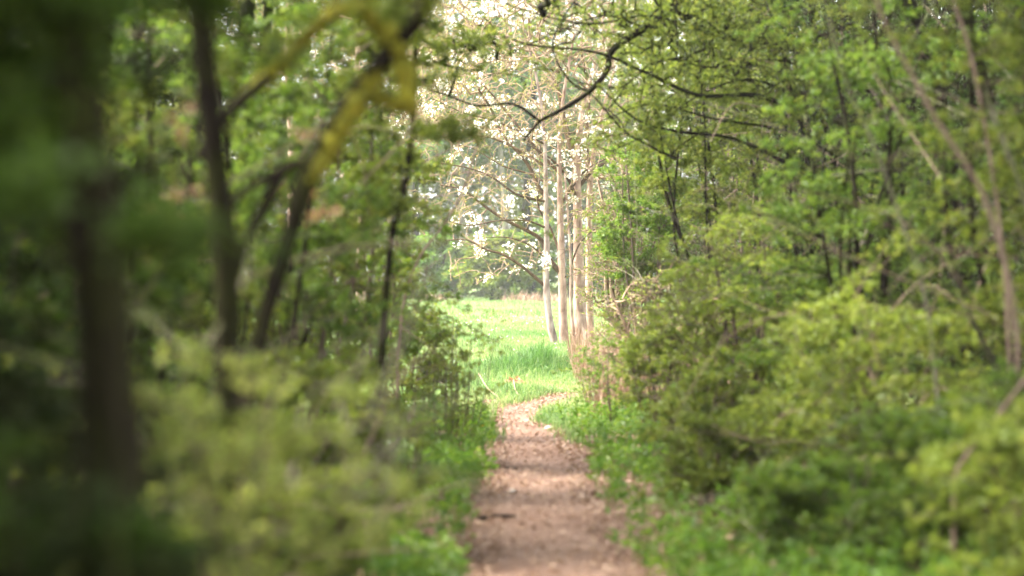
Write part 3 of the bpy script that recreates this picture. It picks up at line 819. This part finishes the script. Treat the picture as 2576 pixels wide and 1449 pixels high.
thicket("dense shaded thicket behind the right hedge", 4.6, 9.5, 4, 36, 8.0, 3800, 402, "shade_leaf")

# ------------------------------------------------------------------ blossoming cherries at the end of the path
def blossoms(pos, rng, per, mat, root, name="blossoms", spread=.05):
    N = len(pos) * per
    c = np.repeat(pos, per, 0) + rng.normal(0, spread, (N, 3)) * [1, 1, .8]
    ax = norm(rng.normal(0, 1, (N, 3)) + [0, -.3, .2])
    s = norm(np.cross(ax, rng.normal(0, 1, (N, 3)))); u = np.cross(ax, s)
    rr = .022 * np.clip(rng.normal(1, .15, N), .6, 1.4)[:, None]
    V = [c - ax * rr * .35]
    th = np.linspace(0, 2 * np.pi, 10, endpoint=False)
    for j, a in enumerate(th):
        k = 1.0 if j % 2 == 0 else .82
        V.append(c + (s * math.cos(a) + u * math.sin(a)) * rr * k + ax * rr * (.1 if j % 2 == 0 else -.05))
    v = np.stack(V, 1).reshape(-1, 3)
    i = np.arange(N)[:, None] * 11
    f = np.concatenate([i + [0, 1 + j, 1 + (j + 1) % 10] for j in range(10)], 0)
    return mesh(name, v, [f], M[mat], root, np.repeat(rng.random(N), 11))

Yc = 42.0
def cp(c, Y=Yc):
    """points measured on the enlarged view of the tree"""
    return [(.602 * a[0] + 939, .602 * a[1] + 134, a[2] if len(a) > 2 else 0) for a in c]
def cherry(label, trunk, Y, r0, r1, limbs, tg, seed, bark, ncluster, twig="tan_twig", group="blossoming cherries at the end of the path", maxd=1.6, nbud=3):
    rng = np.random.default_rng(seed)
    p = limb(cp(trunk), Y)[::-1] if isinstance(trunk[0], tuple) else np.asarray(trunk)
    g = ground_pt(p[0][0], p[0][1], -.08)
    p = np.vstack([g[None], p[p[:, 2] > g[2] + .1]])
    root = thing("cherry_tree", label, "tree", g, group)
    tb = Tubes(); tb.add(p - g, np.linspace(r0, r1, len(p)), 12, rng, .035)
    tb.build("trunk", M[bark], root)
    sk = Skel(); sk.chain(p - g, rad=np.linspace(r0, r1, len(p)) * .8)
    for lp, a, b in limbs:
        l3 = limb(cp(lp), Y) - g
        sk.chain(l3, rad=np.full(len(l3), .003))
        lb = Tubes(); lb.add(l3, np.linspace(a, b, len(l3)) * 1.45, 7, rng, .05); lb.build("limb", M["limb"], root)
    sk.reach(tg - g, rng, seg=.18, bulge=.07, jit=.009, maxd=maxd, up=.8)
    sk.tubes("branches", M[twig], root, .0062, rng=rng, sides=4, expo=.33, rmax=.03)
    q, d = sk.twig_points(rng, nbud)
    v, f, t = tufts(q, d, rng, 2, .035, .45)
    mesh("leaves", v, [f], M["bud"], root, t)  # small buds along the cherry twigs
    k = rng.choice(len(q) - 4, min(ncluster // 2, len(q) - 4), replace=False); k = np.unique(np.concatenate([k, k + 1, k + 2]))
    blossoms(q[k], rng, 12, "petal", root)
    return root
trng = np.random.default_rng(500)
def cloud(n, px0, px1, py0, py1, Y, dY):
    return np.array([P(px0 + (px1 - px0) * trng.random(), py0 + (py1 - py0) * trng.random(), Y + trng.normal(0, dY)) for _ in range(n)])
tA = np.vstack([cloud(150, 1120, 1400, 330, 560, Yc, .5), cloud(60, 1130, 1380, 560, 720, Yc, .4), cloud(800, 1040, 1420, -260, 360, Yc, .9)])
cherry("slim silvery cherry trunk leaning left, leftmost of the trunks at the path end",
       [(640, -60), (690, 140), (712, 320), (720, 500), (722, 650), (725, 800), (722, 950), (735, 1100), (762, 1240)], Yc, .070, .018,
       [([(715, 970), (620, 890), (540, 840), (470, 820), (390, 780), (300, 782)], .022, .006),
        ([(722, 600, .1), (690, 560, .1), (660, 490, .2), (620, 430, .2), (540, 340, .3), (490, 230, .3), (440, 150, .3)], .03, .012),
        ([(724, 730, 0), (640, 700, -.2), (520, 700, -.3), (400, 720, -.4), (310, 700, -.4)], .014, .005),
        ([(720, 540, 0), (640, 500, .2), (540, 470, .3), (420, 400, .4), (330, 380, .5)], .014, .004), ([(724, 860, 0), (650, 800, -.2), (560, 770, -.3), (470, 770, -.4)], .012, .004), ([(716, 380, 0), (620, 330, -.2), (500, 280, -.3), (380, 250, -.4), (250, 190, -.5)], .014, .004),
        ([(722, 620, 0), (600, 590, -.2), (500, 520, -.3), (400, 480, -.4), (280, 460, -.5)], .018, .006),
        ([(718, 470, 0), (600, 400, .2), (480, 350, .3), (330, 330, .4), (240, 260, .5)], .018, .006)], tA, 501, "silver", 95)
tB = np.vstack([cloud(80, 1120, 1500, 300, 540, Yc + .6, .6), cloud(40, 1150, 1360, 520, 680, Yc + .3, .4), cloud(900, 1050, 1560, -300, 340, Yc + .6, 1.0)])
cherry("straight pinkish cherry trunk second from the left at the path end",
       [(840, -80), (795, 180), (778, 400), (780, 600), (785, 800), (790, 1000), (797, 1210)], Yc + .4, .086, .02,
       [([(800, 940), (735, 860), (700, 780), (640, 740), (540, 690), (440, 620), (370, 570), (280, 550)], .034, .008),
        ([(785, 850, .2), (740, 730, .3), (690, 640, .3), (694, 520, .3), (700, 380, .3)], .016, .008),
        ([(780, 640, 0), (830, 560, .2), (900, 480, .4), (1000, 430, .6)], .02, .006),
        ([(778, 500, 0), (700, 420, .1), (600, 300, .2), (520, 200, .3), (420, 90, .4)], .024, .008)], tB, 502, "cherry", 90)
cherry("thin dark cherry stem between the slim trunks and the thick one",
       [(800, 500), (815, 700), (826, 900), (826, 1050), (842, 1225)], Yc + .2, .034, .014,
       [([(822, 900), (860, 800), (920, 740), (990, 700)], .012, .005)], cloud(60, 1400, 1500, 300, 560, Yc + .2, .4), 503, "cherry", 18)
cherry("thickest cherry trunk with rough pink bark at the path end",
       [(930, 30), (872, 250), (853, 480), (856, 800), (862, 1000), (868, 1215)], Yc + .7, .125, .03,
       [([(856, 560, 0), (930, 480, .2), (1050, 420, .4), (1180, 330, .5)], .03, .008),
        ([(853, 480, 0), (800, 300, .3), (760, 120, .5), (640, -40, .7)], .05, .012), ([(855, 620, 0), (810, 520, -.2), (740, 440, -.4), (640, 380, -.5)], .022, .007)],
       np.vstack([cloud(900, 1300, 1800, -300, 420, Yc + 1, 1.0), cloud(60, 1420, 1600, 420, 700, Yc + .5, .5)]), 504, "cherry", 60)
cherry("pink barked cherry trunk at the right of the trunk group, partly behind the shrub",
       [(1010, 60), (950, 280), (908, 520), (902, 800), (902, 1000), (905, 1200)], Yc + 1.5, .088, .022,
       [([(903, 700, 0), (960, 640, .2), (1060, 600, .3)], .02, .006), ([(905, 540, 0), (890, 380, .2), (900, 180, .3), (870, 0, .4)], .04, .012)],
       cloud(160, 1400, 1750, -250, 600, Yc + 1.5, .8), 505, "cherry", 30)
# two more cherries whose crowns fill the top of the opening
def world_cherry(label, x, y, h, c, rad, n, seed, ncl):
    g = ground_pt(x, y)
    rng = np.random.default_rng(seed)
    p = smooth_line([g, g + [0.05, 0, h * .4], g + [-.05, .1, h * .75], g + [0.1, 0, h]], 5)
    tg = np.asarray(c) + norm(rng.normal(0, 1, (n, 3))) * (rng.random((n, 1))**.5) * rad
    return cherry(label, p, y, .10, .03, [], tg, seed, "cherry", ncl, maxd=3)
world_cherry("blossoming cherry at the meadow edge behind the left hedge", -2.9, 46.0, 7, (-1.9, 46.0, 5.0), np.array([1.9, 1.4, 2.8]), 1300, 520, 70)
world_cherry("blossoming cherry farther back with its crown above the meadow", -4.6, 50.0, 8.5, (-2.4, 50.0, 6.9), np.array([4.2, 2.0, 2.6]), 1500, 521, 80)

# ------------------------------------------------------------------ far side of the meadow
def far_tree(label, px, Y, h, crown_c, crown_r, seed, leaf, bark, r0, n=420, cat="tree", name="far_tree", Lf=.22, trunk_to=.8, group="trees across the meadow"):
    rng = np.random.default_rng(seed)
    x = (px - CX) / FPX * Y
    g = ground_pt(x, Y)
    root = thing(name, label, cat, g, group)
    p = smooth_line([[0, 0, 0], [rng.normal(0, .15), 0, h * .35], [rng.normal(0, .3), 0, h * trunk_to]], 5)
    tb = Tubes(); tb.add(p, np.linspace(r0, r0 * .4, len(p)), 8, rng, .05); tb.build("trunk", M[bark], root)
    sk = Skel(); sk.chain(p, rad=np.linspace(r0, r0 * .4, len(p)) * .8)
    tg = clump_targets(rng, max(8, n // 16), 16, (0, 0, crown_c), crown_r, .4, .34, shell=.3)
    sk.reach(tg, rng, seg=.5, up=.5)
    sk.tubes("branches", M[bark], root, .015, rng=rng, sides=4, rmax=.12)
    if leaf:
        q, d = sk.twig_points(rng, 3)
        v, f, t = tufts(q, d, rng, 4, Lf)
        mesh("crown", v, [f], M[leaf], root, t)
    return root
far_tree("dark evergreen bush across the meadow, straight above the path", 1235, 108, 3.0, 1.7, (1.7, 1.2, 1.5), 601, "spring", "dark_bark", .1, 520, cat="bush", name="far_bush", group="bushes across the meadow")
far_tree("rounded green bush across the meadow just left of the trunks", 1340, 112, 3.6, 2.0, (1.6, 1.2, 1.8), 602, "fresh", "dark_bark", .1, 480, cat="bush", name="far_bush", group="bushes across the meadow")
far_tree("olive green bush across the meadow behind the left hedge end", 1120, 110, 3.2, 1.8, (2.0, 1.3, 1.6), 603, "herb", "dark_bark", .1, 480, cat="bush", name="far_bush", group="bushes across the meadow")
far_tree("pale green bush across the meadow right of the trunks", 1540, 112, 3.4, 1.9, (2.2, 1.3, 1.7), 604, "fresh", "dark_bark", .1, 480, cat="bush", name="far_bush", group="bushes across the meadow")
far_tree("tall grey trunked tree across the meadow above the dark bush", 1262, 118, 13, 9.5, (3.2, 2.5, 4.0), 605, "deep", "grey_bark", .24, 380)
far_tree("tall dark trunked tree across the meadow left of the cherry trunks", 1322, 122, 14, 10, (3.2, 2.5, 4.2), 606, "deep", "dark_bark", .30, 420)
far_tree("tall bare tree across the meadow at the left of the opening", 1165, 120, 13, 9.5, (3.5, 2.5, 4.2), 607, "herb", "grey_bark", .22, 320)
far_tree("tall leafy tree across the meadow behind the cherry trunks", 1440, 124, 14, 9.5, (3.6, 2.5, 4.6), 608, "fresh", "dark_bark", .28, 420)
far_tree("tall tree across the meadow far to the left", 1040, 120, 13, 8.5, (4.0, 2.5, 4.8), 609, "fresh", "dark_bark", .25, 400)
far_tree("tall tree across the meadow far to the right", 1590, 122, 13, 8.5, (4.0, 2.5, 4.8), 610, "spring", "dark_bark", .25, 400)
# far wood behind them: one mass
rng = np.random.default_rng(650)
n = 3000
c = np.stack([-30 + 62 * rng.random(n), 134 + 10 * rng.random(n), .6 + 22 * rng.random(n)**1.1], -1)
pos = (c[:, None] + rng.normal(0, .5, (n, 26, 3)) * [1.8, 1.6, .9]).reshape(-1, 3); pos[:, 2] = np.maximum(pos[:, 2], .4)
v, f, t = tufts(pos, norm(rng.normal(0, 1, pos.shape)), rng, 2, .42)
tag(mesh("far_woodland", v, [f], M["spring"], tone=t), "blurred far woodland closing the meadow", kind="stuff")
# dry reeds and dead grass along the far meadow edge
rng = np.random.default_rng(651); N = 700
blades("dry_grass", rng.choice([-3.5, .3, 1.0, 1.6, 5.5], N) + rng.normal(0, .4, N), 104 + 3 * rng.random(N), .38 * np.clip(rng.normal(1, .35, N), .3, 2), np.full(N, .035), rng, M["litter"], label="tan dry grass along the far edge of the meadow")
# dry stalks under the right hedge near the trunks
rng = np.random.default_rng(652); N = 9000
yy = 24.5 + 13 * rng.random(N); xx = .85 + .6 * ((yy > 29.0) & (yy < 32.2)) + 1.7 * rng.random(N)
blades("dry_stalks", xx, yy, .5 * np.clip(rng.normal(1, .4, N), .25, 2.2), np.full(N, .006), rng, M["litter"], lean=.5, label="tan dry stalks beneath the right hedge beside the trunks")

# ------------------------------------------------------------------ small things
def leaf_cluster(label, px, py, Y, n, size, seed, group):
    rng = np.random.default_rng(seed)
    c = P(px, py, Y)
    root = thing("dead_leaf_cluster", label, "leaves", c, group)
    sk = Skel(); sk.chain(smooth_line([[0, .02, .25], [.02, 0, .1], [0, 0, 0]], 4), rad=np.full(9, .002))
    tg = rng.normal(0, size * .5, (n, 3)) * [1, 1, 1.3] - [0, 0, size * .3]
    sk.reach(tg, rng, seg=.04)
    sk.tubes("twig", M["brown_bark"], root, .0016, rng=rng)
    q, d = sk.twig_points(rng, 2)
    v, f, t = tufts(q, d - [0, 0, .8], rng, 1, .034, .6)
    mesh("leaves", v, [f], M["dead"], root, t)
G_D = "clusters of dead leaves hanging in the left hedge"
leaf_cluster("orange brown dead leaves hanging just left of the mossy trunk", 762, 335, 8.4, 4, .04, 701, G_D)
leaf_cluster("pale brown dead leaves hanging right below the fork of the mossy tree", 805, 520, 8.8, 5, .045, 702, G_D)
leaf_cluster("grey brown dead leaves high between the dark slanting stem and left edge", 440, 290, 7.2, 5, .045, 703, G_D)
leaf_cluster("reddish dead leaves hanging beside the dark slanting stem", 450, 480, 7.2, 4, .04, 704, G_D)
leaf_cluster("brown dead leaves lowest beside the dark slanting stem", 385, 540, 7.0, 3, .035, 705, G_D)

def stick(label, pts, r, seed, bark, name="fallen_stick"):
    pts = np.asarray(pts, float); rng = np.random.default_rng(seed)
    w3 = np.array([[p[0], p[1], float(gz(p[0], p[1])) + r * .8 + (p[2] if len(p) > 2 else 0)] for p in pts])
    l = smooth_line(w3, 5)
    tb = Tubes(); tb.add(l - l[0], np.linspace(r, r * .5, len(l)), 7, rng, .08)
    o = tb.build(name, M[bark]); o.location = l[0]
    return tag(o, label, "stick")
stick("dark fallen stick on the left side of the path, nearest", [(-.20, 14.9), (-.10, 15.0), (.02, 14.95)], .018, 1, "dark_bark")
stick("dark fallen stick on the left edge of the path halfway to the bend", [(-.22, 18.9), (-.1, 19.1), (.04, 19.0)], .016, 2, "dark_bark")
stick("pale fallen branch lying in the left verge", [(-1.0, 21.6, .25), (-.85, 21.4, .12), (-.62, 21.1, .02)], .012, 3, "grey_bark")
stick("thin curved twig arching from the grass at the sunlit bend", [(-.42, 30.5, .25), (-.30, 29.8, .12), (-.14, 29.2, .02)], .008, 4, "tan_twig")
stick("thin bent twig lying at the top of the path bend", [(.02, 30.2, .16), (.06, 29.6, .05), (.2, 29.2, .01)], .008, 5, "tan_twig")
def lean_stick(label, a, b, r0, r1, seed, bark):
    rng = np.random.default_rng(seed)
    l = smooth_line([a, (np.asarray(a) + b) / 2 + rng.normal(0, .02, 3), b], 6)
    tb = Tubes(); tb.add(l - l[0], np.linspace(r0, r1, len(l)), 8, rng, .06)
    o = tb.build("leaning_stick", M[bark]); o.location = l[0]
    tag(o, label, "stick")
g1 = P(540, 1470, 7.0); g1[2] = gz(*g1[:2])
lean_stick("brown stick slanting across the bottom left of the photo", g1, P(395, 1310, 7.0), .026, .02, 11, "pink_bark")
g2 = P(655, 1480, 7.4); g2[2] = gz(*g2[:2])
lean_stick("upright tan stick at the bottom of the photo beside the slanting stick", g2, P(592, 1240, 7.4), .022, .014, 12, "pink_bark")

def leaf_heap(label, x, y, r, h, n, seed, leaf="litter"):
    rng = np.random.default_rng(seed)
    a = rng.random(n) * 2 * np.pi; q = r * np.sqrt(rng.random(n))
    px, py = x + q * np.cos(a), y + q * np.sin(a) * 1.4
    pz = gz(px, py) + h * (1 - (q / r)**2) * rng.random(n) + .01
    v, f = leaf_arrays(np.stack([px, py, pz], -1), rng.normal(0, 1, (n, 3)), norm(rng.normal(0, .6, (n, 3)) + [0, 0, 1]), np.full(n, .06), np.full(n, .035), .35, -.15)
    g = ground_pt(x, y, 0)
    o = mesh("leaf_heap", v - g, [f], M[leaf], tone=np.repeat(rng.random(n), 4)); o.location = g
    tag(o, label, "leaves")
leaf_heap("heap of reddish brown dead leaves on the right side of the path bend", .66, 25.2, .26, .09, 240, 21, "dead")
leaf_heap("small clump of brown dead leaves in the grass above the path bend", .03, 32.3, .16, .12, 110, 22, "dead")

def stone(label, x, y, s, seed, group=None):
    rng = np.random.default_rng(seed)
    bm = np.array([[math.cos(a) * math.cos(b), math.sin(a) * math.cos(b), math.sin(b)] for b in np.linspace(-1.3, 1.4, 6) for a in np.linspace(0, 2 * np.pi, 9, endpoint=False)])
    v = bm * (1 + rng.normal(0, .1, (len(bm), 1))) * [s, s * .8, s * .5]
    q = [[r_ * 9 + k, r_ * 9 + (k + 1) % 9, (r_ + 1) * 9 + (k + 1) % 9, (r_ + 1) * 9 + k] for r_ in range(5) for k in range(9)]
    caps = [list(range(8, -1, -1)), list(range(45, 54))]
    o = mesh("stone", v, [q, caps], M["stone"], smooth=True); o.location = (x, y, float(gz(x, y)) + s * .1)
    tag(o, label, "stone", group)
stone("pale stone on the left of the shaded path", .0, 17.0, .04, 31, "pale stones on the path")
stone("pale stone at the right edge of the shaded path", .64, 18.6, .045, 32, "pale stones on the path")
stone("flat pale stone where the path turns sunlit", .36, 23.6, .05, 33, "pale stones on the path")

def dandelion(label, x, y, seed):
    rng = np.random.default_rng(seed)
    g = ground_pt(x, y, 0); root = thing("dandelion", label, "flower", g)
    N = 12; a = np.linspace(0, 2 * np.pi, N, endpoint=False)
    d = np.stack([np.cos(a), np.sin(a), .35 + .3 * rng.random(N)], -1)
    v, f = leaf_arrays(np.zeros((N, 3)), d, np.tile([0, 0, 1.], (N, 1)), np.full(N, .14), np.full(N, .04)); mesh("leaves", v, [f], M["fresh"], root, np.full(N * 4, .5))
    for k in range(2):
        t = np.array([rng.normal(0, .04), rng.normal(0, .04), .12])
        tb = Tubes(); tb.add(smooth_line([[0, 0, 0], t * .6, t], 4), .003, 5); tb.build("stalk", M["grey_bark"], root)
        n = 26; dd = norm(rng.normal(0, 1, (n, 3)) * [1, 1, .4] + [0, 0, .5])
        v, f = leaf_arrays(np.tile(t, (n, 1)), dd, norm(rng.normal(0, .3, (n, 3)) + [0, 0, 1]), np.full(n, .02), np.full(n, .006))
        mesh("flower_head", v, [f], YEL, root)
YEL = bark_mat("dandelion_yellow", (.65, .42, .01), (.8, .58, .02))
dandelion("small yellow flowering plant at the left edge of the path", -.22, 22.2, 41)


# ------------------------------------------------------------------ thin spring haze
HAZE = .0005
hm = bpy.data.materials.new("haze_air"); hm.use_nodes = True
ht = hm.node_tree; ht.nodes.remove(ht.nodes["Principled BSDF"])
pv = ht.nodes.new("ShaderNodeVolumePrincipled"); pv.inputs["Density"].default_value = HAZE; pv.inputs["Color"].default_value = (.95, .95, .93, 1)
ht.links.new(pv.outputs[0], ht.nodes["Material Output"].inputs["Volume"])
x0, x1_, y0, y1_, z0, z1 = -1300, 1300, -1300, 1600, -1.5, 32
hv = [(x, y, z) for z in (z0, z1) for y in (y0, y1_) for x in (x0, x1_)]
tag(mesh("haze", hv, [[(0, 2, 3, 1), (4, 5, 7, 6), (0, 1, 5, 4), (2, 6, 7, 3), (0, 4, 6, 2), (1, 3, 7, 5)]], hm), "thin pale haze in the spring air", kind="stuff")
